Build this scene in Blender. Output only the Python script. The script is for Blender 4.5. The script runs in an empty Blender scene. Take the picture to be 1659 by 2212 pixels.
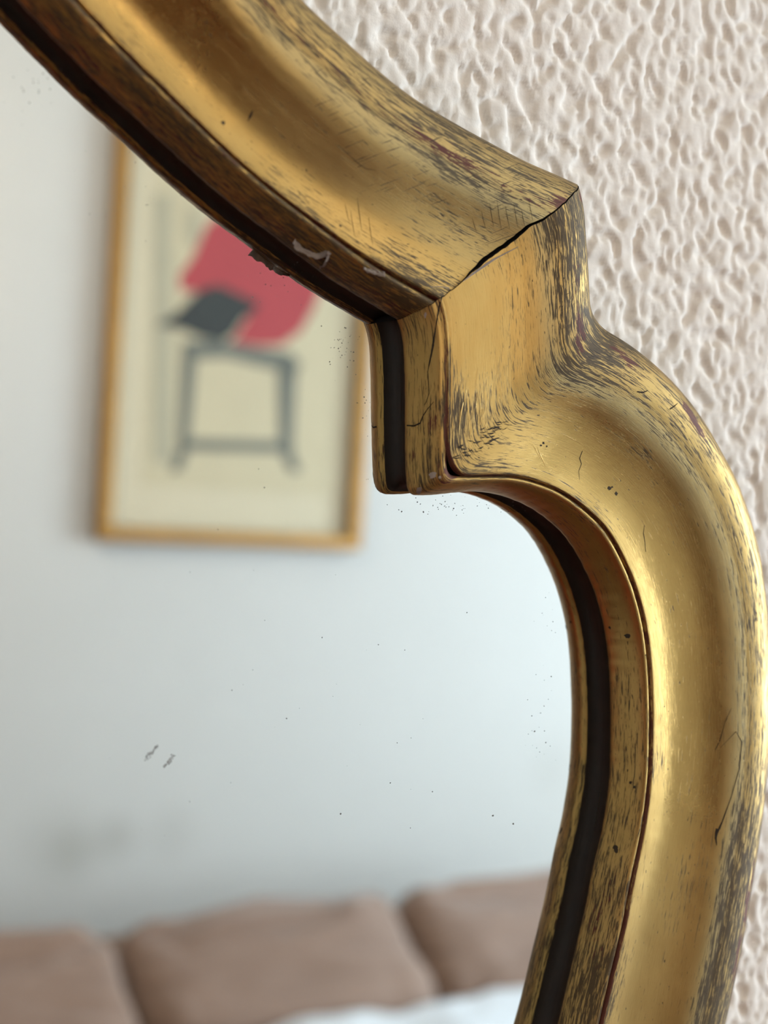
import bpy, bmesh, math, random
import numpy as np
from mathutils import Vector, Matrix
from mathutils.bvhtree import BVHTree

# ------------------------------------------------------------------ camera
IMG_W, IMG_H, F_PX = 1659.0, 2212.0, 3322.0
YAW, ROLL, DIST, EYE = math.radians(31), math.radians(3), 0.36, 1.5
_f = np.array([math.sin(YAW), math.cos(YAW), 0.0])
_r = np.array([math.cos(YAW), -math.sin(YAW), 0.0])
_u = np.array([0.0, 0.0, 1.0])
CR = _r * math.cos(ROLL) + _u * math.sin(ROLL)
CU = -_r * math.sin(ROLL) + _u * math.cos(ROLL)
CAM = np.array([0.0, 0.0, EYE]) - _f * DIST

scene = bpy.context.scene
col = scene.collection
cam_d = bpy.data.cameras.new('camera')
cam = bpy.data.objects.new('camera', cam_d)
col.objects.link(cam)
M = Matrix.Identity(4)
for i in range(3):
    M[i][0], M[i][1], M[i][2], M[i][3] = CR[i], CU[i], -_f[i], CAM[i]
cam.matrix_world = M
cam_d.sensor_fit = 'VERTICAL'
cam_d.sensor_height = 36.0
cam_d.sensor_width = 27.0
cam_d.lens = 36.0 * F_PX / IMG_H
cam_d.clip_start = 0.01
cam_d.dof.use_dof = True
cam_d.dof.focus_distance = 0.362
cam_d.dof.aperture_fstop = 9.5
scene.camera = cam

# ------------------------------------------------------------------ sky and daylight
world = bpy.data.worlds.new('sky')
scene.world = world
world.use_nodes = True
bgn = world.node_tree.nodes['Background']
bgn.inputs['Color'].default_value = (0.74, 0.88, 1.0, 1)
bgn.inputs['Strength'].default_value = 18.0
ROOM_X0, ROOM_X1, ROOM_Y, ROOM_Z = -1.9, 3.7, -2.95, 2.6
WIN_Y0, WIN_Y1, WIN_Z0, WIN_Z1 = -2.15, -0.45, 0.55, 2.35
ld = bpy.data.lights.new('window_portal', 'AREA')
ld.shape = 'RECTANGLE'
ld.size, ld.size_y = WIN_Z1 - WIN_Z0, WIN_Y1 - WIN_Y0
ld.cycles.is_portal = True
lo = bpy.data.objects.new('window_portal', ld)
col.objects.link(lo)
lo.location = (ROOM_X1 + 0.06, (WIN_Y0 + WIN_Y1) / 2, (WIN_Z0 + WIN_Z1) / 2)
lo.rotation_euler = (0, math.radians(90), 0)

scene.view_settings.view_transform = 'Standard'
scene.view_settings.look = 'None'
scene.view_settings.exposure = 0.1
scene.view_settings.gamma = 1.0
scene.view_settings.use_curve_mapping = False
scene.cycles.use_denoising = True
scene.cycles.use_adaptive_sampling = True
scene.cycles.adaptive_threshold = 0.04
scene.cycles.max_bounces = 8
scene.cycles.diffuse_bounces = 4
scene.cycles.glossy_bounces = 5
scene.cycles.sample_clamp_indirect = 6.0
scene.cycles.caustics_reflective = False

rng = np.random.default_rng(7)
random.seed(7)

# ------------------------------------------------------------------ helpers
GLASS_H = 0.0036           # silvered face, metres in front of the wall plane


def ray(p):
    return _f + CR * ((p[0] - 829.5) / F_PX) + CU * ((1106 - p[1]) / F_PX)


def at(p, h):
    """point seen at photo pixel p that lies h metres in front of the mirror wall"""
    d = ray(p)
    return CAM + d * ((-h - CAM[1]) / d[1])


def atr(p, depth):
    """point of the room seen in the mirror at pixel p, on the plane y = -depth"""
    d = ray(p)
    yv = 2 * -GLASS_H + depth
    q = CAM + d * ((yv - CAM[1]) / d[1])
    return np.array([q[0], -depth, q[2]])


def smooth(a, b, x):
    t = np.clip((x - a) / (b - a), 0, 1)
    return t * t * (3 - 2 * t)


_perm = np.random.default_rng(3).permutation(512)
_perm = np.concatenate([_perm, _perm, _perm[:8]])
_ang = np.random.default_rng(5).random(512) * 2 * math.pi
_gx, _gy = np.cos(_ang), np.sin(_ang)


def pnoise(x, y, seed=0):
    x = np.asarray(x, float) + seed * 17.31
    y = np.asarray(y, float) + seed * 9.77
    xi, yi = np.floor(x).astype(int), np.floor(y).astype(int)
    xf, yf = x - xi, y - yi
    u = xf ** 3 * (xf * (xf * 6 - 15) + 10)
    v = yf ** 3 * (yf * (yf * 6 - 15) + 10)

    def g(ix, iy, dx, dy):
        h = _perm[(_perm[ix & 511] + iy) & 511]
        return _gx[h] * dx + _gy[h] * dy
    a = g(xi, yi, xf, yf)
    b = g(xi + 1, yi, xf - 1, yf)
    c = g(xi, yi + 1, xf, yf - 1)
    d = g(xi + 1, yi + 1, xf - 1, yf - 1)
    return (a + u * (b - a) + v * ((c + u * (d - c)) - (a + u * (b - a)))) * 1.5


def obj(name, verts, faces, mat, parent=None, smooth_shade=False):
    me = bpy.data.meshes.new(name)
    me.from_pydata([tuple(map(float, v)) for v in verts], [], faces)
    me.update()
    if smooth_shade:
        me.polygons.foreach_set('use_smooth', [True] * len(me.polygons))
    o = bpy.data.objects.new(name, me)
    col.objects.link(o)
    if mat is not None:
        me.materials.append(mat)
    if parent is not None:
        o.parent = parent
    return o


def bmobj(name, bm, mat, parent=None, smooth_shade=False):
    me = bpy.data.meshes.new(name)
    bmesh.ops.recalc_face_normals(bm, faces=bm.faces)
    bm.to_mesh(me)
    bm.free()
    if smooth_shade:
        me.polygons.foreach_set('use_smooth', [True] * len(me.polygons))
    o = bpy.data.objects.new(name, me)
    col.objects.link(o)
    me.materials.append(mat)
    if parent is not None:
        o.parent = parent
    return o


def box_bm(lo_, hi_, bevel=0.0, seg=2, bm=None):
    own = bm is None
    bm = bm or bmesh.new()
    r = bmesh.ops.create_cube(bm, size=1.0)
    vs = r['verts']
    for v in vs:
        v.co = Vector([lo_[k] + (v.co[k] + 0.5) * (hi_[k] - lo_[k]) for k in range(3)])
    if bevel:
        es = list({e for v in vs for e in v.link_edges})
        bmesh.ops.bevel(bm, geom=es, offset=bevel, segments=seg, affect='EDGES', profile=0.5)
    return bm


def tag(o, label=None, cat=None, group=None, kind=None):
    if label:
        o['label'] = label
    if cat:
        o['category'] = cat
    if group:
        o['group'] = group
    if kind:
        o['kind'] = kind
    return o


def empty(name, loc=(0, 0, 0)):
    o = bpy.data.objects.new(name, None)
    o.empty_display_size = 0.05
    o.location = loc
    col.objects.link(o)
    return o


# ------------------------------------------------------------------ materials
class NT:
    def __init__(self, name):
        self.m = bpy.data.materials.new(name)
        self.m.use_nodes = True
        self.t = self.m.node_tree
        self.b = self.t.nodes['Principled BSDF']
        self.out = self.t.nodes['Material Output']

    def n(self, kind, **kw):
        nd = self.t.nodes.new(kind)
        for k, v in kw.items():
            setattr(nd, k, v)
        return nd

    def link(self, a, b):
        self.t.links.new(a, b)

    def val(self, sock, v):
        if isinstance(v, bpy.types.NodeSocket):
            self.link(v, sock)
        else:
            sock.default_value = v

    def math(self, op, a, b=0.0, c=0.0, clamp=False):
        nd = self.n('ShaderNodeMath', operation=op, use_clamp=clamp)
        for s, v in zip(nd.inputs, (a, b, c)):
            self.val(s, v)
        return nd.outputs[0]

    def step(self, x, lo_, hi_):
        nd = self.n('ShaderNodeMapRange', interpolation_type='SMOOTHSTEP')
        self.val(nd.inputs['Value'], x)
        self.val(nd.inputs['From Min'], lo_)
        self.val(nd.inputs['From Max'], hi_)
        return nd.outputs[0]

    def scaled(self, vec, s, loc=(0, 0, 0)):
        nd = self.n('ShaderNodeMapping')
        self.link(vec, nd.inputs['Vector'])
        nd.inputs['Scale'].default_value = s
        nd.inputs['Location'].default_value = loc
        return nd.outputs[0]

    def noise(self, vec, scale=1.0, detail=3.0, rough=0.55, distort=0.0):
        nd = self.n('ShaderNodeTexNoise')
        self.link(vec, nd.inputs['Vector'])
        nd.inputs['Scale'].default_value = scale
        nd.inputs['Detail'].default_value = detail
        nd.inputs['Roughness'].default_value = rough
        nd.inputs['Distortion'].default_value = distort
        return nd.outputs['Fac']

    def mix(self, fac, a, b):
        nd = self.n('ShaderNodeMix', data_type='RGBA')
        self.val(nd.inputs[0], fac)
        for s, v in ((nd.inputs[6], a), (nd.inputs[7], b)):
            if isinstance(v, bpy.types.NodeSocket):
                self.link(v, s)
            else:
                s.default_value = (*v, 1)
        return nd.outputs[2]

    def attr(self, name):
        return self.n('ShaderNodeAttribute', attribute_name=name).outputs['Fac']

    def bump(self, h, strength=0.3, dist=0.001):
        nd = self.n('ShaderNodeBump')
        nd.inputs['Strength'].default_value = strength
        nd.inputs['Distance'].default_value = dist
        self.link(h, nd.inputs['Height'])
        self.link(nd.outputs[0], self.b.inputs['Normal'])


def plain(name, c, rough=0.6, metal=0.0, var=0.12, scale=20.0, bump=0.0, spec=0.4):
    n = NT(name)
    oc = n.n('ShaderNodeTexCoord').outputs['Object']
    f = n.noise(oc, scale, 4)
    dark = tuple(v * (1 - var) for v in c)
    lite = tuple(min(1, v * (1 + var)) for v in c)
    n.link(n.mix(f, dark, lite), n.b.inputs['Base Color'])
    n.b.inputs['Roughness'].default_value = rough
    n.b.inputs['Metallic'].default_value = metal
    n.b.inputs['Specular IOR Level'].default_value = spec
    if bump:
        n.bump(f, bump, 0.002)
    return n.m


def gilt():
    n = NT('worn_gilding')
    uv = n.n('ShaderNodeUVMap', uv_map='UVMap').outputs[0]
    dirt_and_reflection, bole, craze, dull, matte, fine = n.attr('dirt_and_reflection'), n.attr('bole'), n.attr('craze'), n.attr('dull'), n.attr('matte'), n.attr('fine')
    sA = n.noise(n.scaled(uv, (115, 1500, 1)), 1, 6, 0.65, 0.8)
    sB = n.noise(n.scaled(uv, (270, 4200, 1), (3, 1, 0)), 1, 4, 0.6, 0.5)
    blot = n.noise(n.scaled(uv, (240, 420, 1), (9, 4, 0)), 1, 6, 0.62, 1.2)
    low = n.noise(n.scaled(uv, (45, 90, 1), (1, 7, 0)), 1, 3)
    # dark rubbed streaks
    st = n.math('ADD', n.math('MULTIPLY', sA, 0.55), n.math('MULTIPLY', sB, 0.45))
    thr = n.math('SUBTRACT', 0.640, n.math('MULTIPLY', dirt_and_reflection, 0.22))
    m_str = n.step(st, thr, n.math('ADD', thr, 0.07))
    # blotches of grime and painted reflection
    thb = n.math('SUBTRACT', 0.79, n.math('MULTIPLY', dirt_and_reflection, 0.20))
    m_blo = n.step(blot, thb, n.math('ADD', thb, 0.08))
    m_dark = n.math('MAXIMUM', m_str, m_blo)
    # red bole showing through
    bn = n.math('ADD', n.math('MULTIPLY', blot, 0.3), n.math('MULTIPLY', st, 0.7))
    thr2 = n.math('SUBTRACT', 0.67, n.math('MULTIPLY', bole, 0.27))
    m_bol = n.step(bn, thr2, n.math('ADD', thr2, 0.05))
    # fine cracks across the grain
    rot = n.n('ShaderNodeMapping')
    n.link(uv, rot.inputs['Vector'])
    rot.inputs['Rotation'].default_value = (0, 0, 0.45)
    cz = n.noise(n.scaled(rot.outputs[0], (2300, 110, 1), (5, 2, 0)), 1, 3, 0.6, 0.2)
    th3 = n.math('SUBTRACT', 0.80, n.math('MULTIPLY', craze, 0.25))
    m_crz = n.step(cz, th3, n.math('ADD', th3, 0.05))
    # short dark nicks along the grain
    nk = n.noise(n.scaled(uv, (420, 1700, 1), (2, 8, 0)), 1, 2, 0.5, 0.4)
    m_nick = n.step(nk, 0.70, 0.735)
    fs_ = n.noise(n.scaled(uv, (230, 6000, 1), (4, 3, 0)), 1, 3, 0.6, 0.3)
    thf = n.math('SUBTRACT', 0.70, n.math('MULTIPLY', n.math('MULTIPLY', fine, n.step(low, 0.38, 0.60)), 0.20))
    m_fine = n.math('MULTIPLY', n.step(fs_, thf, n.math('ADD', thf, 0.06)), n.step(fine, 0.05, 0.3))
    gold = n.mix(low, (0.42, 0.265, 0.082), (0.60, 0.395, 0.138))
    gold = n.mix(n.math('MULTIPLY', n.step(sB, 0.5, 0.75), 0.35), gold, (0.38, 0.215, 0.062))
    gold = n.mix(n.math('MULTIPLY', dull, 0.75), gold, (0.40, 0.315, 0.155))
    c = n.mix(n.math('MULTIPLY', m_dark, 0.9), gold, (0.045, 0.030, 0.014))
    c = n.mix(n.math('MULTIPLY', m_bol, 0.92), c, (0.11, 0.025, 0.015))
    dk = n.math('MAXIMUM', n.math('MAXIMUM', m_crz, m_nick), m_fine)
    c = n.mix(n.math('MULTIPLY', dk, 0.85), c, (0.03, 0.018, 0.008))
    n.link(c, n.b.inputs['Base Color'])
    cov = n.math('MAXIMUM', n.math('MAXIMUM', m_dark, m_bol), dk)
    n.link(n.math('SUBTRACT', 1.0, n.math('MULTIPLY', cov, 0.75)), n.b.inputs['Metallic'])
    rg = n.math('ADD', 0.195, n.math('MULTIPLY', n.math('MAXIMUM', dull, matte), 0.21))
    rg = n.math('ADD', rg, n.math('MULTIPLY', blot, 0.09))
    n.link(n.math('ADD', rg, n.math('MULTIPLY', cov, 0.15)), n.b.inputs['Roughness'])
    h = n.math('SUBTRACT', n.math('ADD', n.math('MULTIPLY', sB, 0.4), n.math('MULTIPLY', blot, 0.08)), n.math('MULTIPLY', cov, 0.18))
    n.bump(h, 0.4, 0.00025)
    return n.m


M_GILT = gilt()
M_REBATE = plain('dark_stained_wood', (0.026, 0.013, 0.006), 0.5, var=0.5, scale=300)
M_CRACK = plain('dark_joint_wood', (0.012, 0.009, 0.008), 0.9, var=0.3, scale=500)  # near-black wood of the end grain inside the joint
M_HAIR = plain('hairline_crack_dirt', (0.030, 0.021, 0.014), 0.9, var=0.3, scale=500)
M_GESSO = plain('bare_gesso', (0.42, 0.36, 0.31), 0.8, var=0.15, scale=600)


def tissue():
    n = NT('torn_tissue')
    oc = n.n('ShaderNodeTexCoord').outputs['Object']
    c = n.mix(n.noise(oc, 500, 4), (0.46, 0.39, 0.34), (0.66, 0.58, 0.52))
    n.link(c, n.b.inputs['Base Color'])
    n.b.inputs['Roughness'].default_value = 0.7
    tr = n.n('ShaderNodeBsdfTranslucent')
    n.link(c, tr.inputs['Color'])
    mx = n.n('ShaderNodeMixShader')
    mx.inputs[0].default_value = 0.5
    n.link(n.b.outputs[0], mx.inputs[1])
    n.link(tr.outputs[0], mx.inputs[2])
    n.link(mx.outputs[0], n.out.inputs['Surface'])
    return n.m


M_PAPER = tissue()
M_SCR = plain('bright_scratch', (0.64, 0.43, 0.16), 0.35, metal=1.0, var=0.05)
M_GRIME = plain('grime', (0.045, 0.033, 0.020), 0.85, var=0.4, scale=600)
M_SCUFF = plain('grey_scuff', (0.36, 0.37, 0.36), 0.9, var=0.3, scale=900)
M_DUST = plain('dust', (0.20, 0.20, 0.19), 0.9, var=0.4, scale=900)


def mirror_mat():
    n = NT('silvered_mirror_glass')
    oc = n.n('ShaderNodeTexCoord').outputs['Object']
    f = n.noise(oc, 60, 4)
    n.link(n.mix(f, (0.90, 0.925, 0.915), (0.92, 0.945, 0.935)), n.b.inputs['Base Color'])
    n.b.inputs['Metallic'].default_value = 1.0
    n.b.inputs['Roughness'].default_value = 0.0
    return n.m


M_MIRROR = mirror_mat()


def stucco_mat():
    n = NT('stippled_plaster')
    oc = n.n('ShaderNodeTexCoord').outputs['Object']
    f = n.noise(oc, 9, 3)
    g = n.noise(oc, 900, 3)
    n.link(n.mix(f, (0.83, 0.775, 0.705), (0.87, 0.815, 0.745)), n.b.inputs['Base Color'])
    n.b.inputs['Roughness'].default_value = 0.75
    n.b.inputs['Specular IOR Level'].default_value = 0.25
    n.bump(g, 0.12, 0.0006)
    return n.m


M_STUCCO = stucco_mat()
M_PAINT = plain('white_wall_paint', (0.50, 0.492, 0.465), 0.7, var=0.02, scale=3)
M_CEIL = plain('ceiling_paint', (0.80, 0.79, 0.77), 0.8, var=0.02, scale=3)


def boards_mat():
    n = NT('oak_floor')
    oc = n.n('ShaderNodeTexCoord').outputs['Object']
    g = n.noise(n.scaled(oc, (3, 60, 1)), 1, 5)
    n.link(n.mix(g, (0.085, 0.042, 0.02), (0.16, 0.085, 0.04)), n.b.inputs['Base Color'])
    n.b.inputs['Roughness'].default_value = 0.45
    return n.m


M_FLOOR = boards_mat()

# ------------------------------------------------------------------ the stippled wall that carries the mirror
def stucco_height(x, z):
    """metres of relief, x and z in metres"""
    X, Z = x * 1000, z * 1000
    wx = X + 1.3 * pnoise(X / 6, Z / 6, 1)
    wz = Z + 1.3 * pnoise(X / 6, Z / 6, 2)
    sh = wx + 0.12 * wz
    n1 = pnoise(sh / 4.3, wz / 5.4, 3)
    n2 = pnoise(sh / 2.5, wz / 3.2, 4)
    n3 = pnoise(sh / 1.5, wz / 1.8, 5)
    und = pnoise(sh / 3.4, wz / 4.6, 7)
    pit = smooth(0.02, 0.62, n1 + 0.30 * n3)              # wide pits between flattened plates
    pit2 = smooth(0.10, 0.62, n2 + 0.22 * n3)             # smaller pocks on the plates
    fine = pnoise(X / 0.8, Z / 0.9, 6)
    h = 1.0 - 0.95 * pit - 0.48 * pit2 * (1 - 0.5 * pit) + 0.26 * und + 0.11 * n3 + 0.02 * fine
    return h * 0.00115


def axis_lines(lo_, hi_, f0, f1, step, coarse):
    a = list(np.arange(lo_, f0 - 1e-6, coarse)) if lo_ < f0 else []
    b = list(np.arange(f0, f1, step))
    c = list(np.arange(f1, hi_, coarse)) + [hi_]
    return np.array(a + b + c)


FX0, FX1, FZ0, FZ1 = -0.09, 0.30, 1.30, 1.80
gx = axis_lines(ROOM_X0, ROOM_X1, FX0, FX1, 0.00072, 0.15)
gz = axis_lines(0.0, ROOM_Z, FZ0, FZ1, 0.00085, 0.15)
XX, ZZ = np.meshgrid(gx, gz, indexing='ij')
inside = (smooth(FX0, FX0 + 0.004, XX) * (1 - smooth(FX1 - 0.004, FX1, XX)) *
          smooth(FZ0, FZ0 + 0.004, ZZ) * (1 - smooth(FZ1 - 0.004, FZ1, ZZ)))
HH = stucco_height(XX, ZZ) * inside
nx_, nz_ = XX.shape


def grid_mesh(name, P, mat, parent=None, uv=None, attrs=None, flip=False):
    """P: (n, m, 3) array -> mesh object of quads"""
    n_, m_ = P.shape[:2]
    idx = np.arange(n_ * m_).reshape(n_, m_)
    q = np.stack([idx[:-1, :-1], idx[1:, :-1], idx[1:, 1:], idx[:-1, 1:]], -1).reshape(-1, 4)
    if flip:
        q = q[:, ::-1]
    me = bpy.data.meshes.new(name)
    me.vertices.add(n_ * m_)
    me.vertices.foreach_set('co', P.reshape(-1).astype(np.float32))
    me.loops.add(q.size)
    me.loops.foreach_set('vertex_index', q.reshape(-1).astype(np.int32))
    me.polygons.add(len(q))
    me.polygons.foreach_set('loop_start', (np.arange(len(q)) * 4).astype(np.int32))
    me.polygons.foreach_set('use_smooth', np.ones(len(q), bool))
    me.update(calc_edges=True)
    if uv is not None:
        l = me.uv_layers.new(name='UVMap')
        l.data.foreach_set('uv', uv.reshape(-1, 2)[q.reshape(-1)].astype(np.float32).reshape(-1))
    for k, v in (attrs or {}).items():
        a = me.attributes.new(k, 'FLOAT', 'POINT')
        a.data.foreach_set('value', v.reshape(-1).astype(np.float32))
    me.validate()
    o = bpy.data.objects.new(name, me)
    col.objects.link(o)
    if mat is not None:
        me.materials.append(mat)
    if parent is not None:
        o.parent = parent
    return o


wf = grid_mesh('wall_front', np.stack([XX, -HH, ZZ], -1), M_STUCCO)
tag(wf, 'white stippled plaster wall that carries the gilt mirror', kind='structure')

# ------------------------------------------------------------------ the rest of the room
def struct(name, lo_, hi_, mat, label=None):
    o = bmobj(name, box_bm(lo_, hi_), mat)
    return tag(o, label, kind='structure')


def patchy_paint():
    """white paint with a few faint darker patches above the sofa"""
    n = NT('patchy_white_wall_paint')
    oc = n.n('ShaderNodeTexCoord').outputs['Object']
    c = n.mix(n.noise(oc, 3, 4), (0.445, 0.437, 0.412), (0.465, 0.457, 0.432))
    for px, r, k in (((130, 1830), 0.15, 0.12), ((250, 1810), 0.085, 0.16), ((160, 1840), 0.09, 0.12), ((370, 1800), 0.10, 0.08), ((1190, 1660), 0.12, 0.06)):
        q = atr(px, -ROOM_Y)
        d = n.n('ShaderNodeVectorMath', operation='DISTANCE')
        n.link(oc, d.inputs[0])
        d.inputs[1].default_value = (float(q[0]), float(q[1]), float(q[2]))
        f = n.math('MULTIPLY', n.math('SUBTRACT', 1.0, n.step(d.outputs['Value'], 0.0, r)), k * 2.2)
        c = n.mix(f, c, (0.22, 0.21, 0.17))  # soft round darker patches mixed into the wall colour
    n.link(c, n.b.inputs['Base Color'])
    n.b.inputs['Roughness'].default_value = 0.7
    return n.m


T = 0.12
struct('floor', (ROOM_X0 - T, ROOM_Y - T, -0.1), (ROOM_X1 + T, T, 0.0), M_FLOOR, 'brown oak floor of the reflected room')
struct('ceiling', (ROOM_X0 - T, ROOM_Y - T, ROOM_Z), (ROOM_X1 + T, T, ROOM_Z + 0.1), M_CEIL, 'plain white ceiling of the room')
struct('wall_back', (ROOM_X0 - T, ROOM_Y - T, 0.0), (ROOM_X1 + T, ROOM_Y, ROOM_Z), patchy_paint(), 'smooth white wall behind the sofa, seen in the mirror')
struct('wall_left', (ROOM_X0 - T, ROOM_Y, 0.0), (ROOM_X0, 0.0, ROOM_Z), M_PAINT, 'plain white wall on the left')
bm = bmesh.new()
box_bm((ROOM_X1, ROOM_Y, 0), (ROOM_X1 + T, 0, WIN_Z0), bm=bm)
box_bm((ROOM_X1, ROOM_Y, WIN_Z1), (ROOM_X1 + T, 0, ROOM_Z), bm=bm)
box_bm((ROOM_X1, ROOM_Y, WIN_Z0), (ROOM_X1 + T, WIN_Y0, WIN_Z1), bm=bm)
box_bm((ROOM_X1, WIN_Y1, WIN_Z0), (ROOM_X1 + T, 0, WIN_Z1), bm=bm)
tag(bmobj('wall_right', bm, M_PAINT), 'plain white wall with the window opening', kind='structure')
M_WFRAME = plain('white_window_paint', (0.8, 0.8, 0.78), 0.4, var=0.03)
bm = bmesh.new()
for a, b in (((WIN_Y0, WIN_Z0), (WIN_Y1, WIN_Z0 + 0.05)), ((WIN_Y0, WIN_Z1 - 0.05), (WIN_Y1, WIN_Z1)),
             ((WIN_Y0, WIN_Z0 + 0.05), (WIN_Y0 + 0.05, WIN_Z1 - 0.05)), ((WIN_Y1 - 0.05, WIN_Z0 + 0.05), (WIN_Y1, WIN_Z1 - 0.05)),
             (((WIN_Y0 + WIN_Y1) / 2 - 0.035, WIN_Z0 + 0.05), ((WIN_Y0 + WIN_Y1) / 2 + 0.035, WIN_Z1 - 0.05))):
    box_bm((ROOM_X1 + 0.02, a[0], a[1]), (ROOM_X1 + 0.055, b[0], b[1]), bm=bm)
tag(bmobj('window_1', bm, M_WFRAME), 'white two-light window frame in the right wall', kind='structure')

# ------------------------------------------------------------------ the gilt mirror
# sight line (inner lip) and outer rim, followed along the photograph and unprojected to their heights
LIP_H, RIM_H = 0.0098, 0.0210
LA = [(36, 0), (133, 102), (193, 163), (265, 229), (362, 319), (452, 401), (500, 443), (626, 535), (689, 585), (747, 625), (822, 668), (858, 690)]
LB = [(858, 690), (870, 719), (874, 755), (876, 821), (877, 918), (878, 1002), (881, 1071)]
LC = [(881, 1071), (913, 1071), (976, 1064), (1021, 1060), (1060, 1065), (1119, 1081), (1171, 1111), (1222, 1154), (1254, 1206),
      (1282, 1265), (1302, 1329), (1314, 1389), (1320, 1456), (1322, 1520), (1323, 1560), (1321, 1650), (1316, 1715),
      (1301, 1806), (1283, 1878), (1265, 1976), (1243, 2066), (1225, 2139), (1209, 2212)]
OA = [(650, 6), (711, 61), (802, 146), (893, 219), (1015, 289), (1137, 356), (1197, 380), (1248, 405)]
OB = [(1248, 405), (1258, 438), (1264, 517), (1269, 608), (1273, 681), (1276, 704)]
OC = [(1276, 704), (1313, 723), (1367, 755), (1408, 788), (1449, 826), (1484, 864), (1517, 910), (1544, 953), (1568, 1000),
      (1588, 1031), (1620, 1122), (1640, 1202), (1651, 1281), (1657, 1377), (1661, 1480), (1660, 1580), (1656, 1650),
      (1652, 1705), (1641, 1795), (1623, 1904), (1605, 2012), (1583, 2121), (1563, 2212)]
AXIS = -0.175                                   # the mirror's own vertical axis of symmetry


def plan(px, h):
    return np.array([[at(p, h)[0], at(p, h)[2] - EYE] for p in px])


def arc(P):
    return np.concatenate([[0], np.cumsum(np.linalg.norm(np.diff(P, axis=0), axis=1))])


def resample(P, n, sm=0.0):
    """dense smooth resample, ends kept"""
    a = arc(P)
    m = 1500
    t = np.linspace(0, a[-1], m)
    D = np.stack([np.interp(t, a, P[:, k]) for k in range(2)], 1)
    if sm > 0:
        w = max(2, int(sm / (a[-1] / m)))
        k = np.exp(-0.5 * (np.arange(-3 * w, 3 * w + 1) / w) ** 2)
        k /= k.sum()
        pad = 3 * w
        E_ = np.concatenate([2 * D[0] - D[1:pad + 1][::-1], D, 2 * D[-1] - D[-pad - 1:-1][::-1]])
        S = np.stack([np.convolve(E_[:, c], k, 'valid') for c in range(2)], 1)
        S[0], S[-1] = D[0], D[-1]
        D = S
    a = arc(D)
    t = np.linspace(0, a[-1], n)
    return np.stack([np.interp(t, a, D[:, k]) for k in range(2)], 1)


mm = 0.001
lipA, lipB, lipC = plan(LA, LIP_H), plan(LB, LIP_H), plan(LC, LIP_H)
outA, outB, outC = plan(OA, RIM_H), plan(OB, RIM_H), plan(OC, RIM_H)
WID = 0.0435
# beyond the picture: ogee up to the apex, long sweep down to the foot
extA_l = np.array([(AXIS, 0.212), (-0.1715, 0.196), (-0.163, 0.175), (-0.150, 0.153), (-0.133, 0.131), (-0.114, 0.1115)])
extA_o = np.array([(AXIS, 0.345), (-0.168, 0.300), (-0.152, 0.252), (-0.130, 0.208), (-0.102, 0.165), (-0.068, 0.129)])
extC_l = np.array([(0.0455, -0.145), (0.037, -0.175), (0.024, -0.207), (0.002, -0.242), (-0.030, -0.274), (-0.075, -0.300), (-0.125, -0.314), (AXIS, -0.318)])
extC_o = np.array([(0.0895, -0.149), (0.0800, -0.183), (0.064, -0.224), (0.037, -0.266), (-0.003, -0.306), (-0.057, -0.338), (-0.117, -0.357), (AXIS, -0.362)])
lipA = np.concatenate([extA_l, lipA])
outA = np.concatenate([extA_o, outA])
lipC = np.concatenate([lipC, extC_l])
outC = np.concatenate([outC, extC_o])

# moulding profile: distance from the sight line (fraction of the width), height above the wall (mm)
PROFILE_EDGE = [(0.060, 3.5), (0.058, 5.2), (0.050, 6.6), (0.036, 7.6), (0.018, 8.3), (0.005, 9.0), (0.0, 9.8), (0.002, 11.0), (0.010, 12.6),
                (0.024, 14.4), (0.042, 16.0), (0.062, 17.3), (0.082, 18.2), (0.098, 18.5), (0.109, 18.3), (0.116, 17.9)]
PROFILE_COVE = [(0.116, 17.9), (0.120, 18.5), (0.127, 19.2), (0.140, 19.65), (0.17, 19.9), (0.22, 20.0), (0.28, 19.9), (0.35, 19.6), (0.42, 19.4), (0.48, 19.5),
                (0.55, 20.1), (0.61, 21.2), (0.665, 22.4), (0.71, 23.2), (0.76, 23.8), (0.815, 24.2), (0.87, 24.2), (0.92, 23.8),
                (0.965, 22.9), (1.0, 21.5), (1.030, 19.2), (1.042, 15.0), (1.036, 8.0), (1.02, 0.3)]


def dense_profile(pr, step):
    P = np.array([(a * WID, b * mm) for a, b in pr])
    # Catmull-Rom
    Q = np.concatenate([[2 * P[0] - P[1]], P, [2 * P[-1] - P[-2]]])
    out = []
    for i in range(1, len(Q) - 2):
        for t in np.linspace(0, 1, 12, endpoint=False):
            a, b, c, d = Q[i - 1], Q[i], Q[i + 1], Q[i + 2]
            out.append(0.5 * (2 * b + (c - a) * t + (2 * a - 5 * b + 4 * c - d) * t * t + (3 * b - a - 3 * c + d) * t ** 3))
    out.append(P[-1])
    D = np.array(out)
    a = arc(D)
    n = max(4, int(a[-1] / step))
    t = np.linspace(0, a[-1], n)
    D = np.stack([np.interp(t, a, D[:, k]) for k in range(2)], 1)
    return np.stack([D[:, 0] / WID, D[:, 1], t], 1)     # fraction, height, arc length


prof_e = dense_profile(PROFILE_EDGE, 0.0004)
prof_c = dense_profile(PROFILE_COVE, 0.00045)
prof_e[:, 2] -= prof_e[-1, 2]


def sweep(lip, out, prof, u0):
    """lip/out: (n,2) plan curves -> points (n, m, 3), uv (n, m, 2) ; plan z is relative to EYE"""
    s = prof[:, 0][None, :, None]
    P2 = lip[:, None, :] * (1 - s) + out[:, None, :] * s
    u = u0 + arc(0.5 * (lip + out))
    U = np.repeat(u[:, None], prof.shape[0], 1)
    V = np.repeat(prof[:, 2][None], len(lip), 0)
    H = np.repeat(prof[:, 1][None], len(lip), 0)
    return P2, H, np.stack([U, V], -1)


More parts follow.
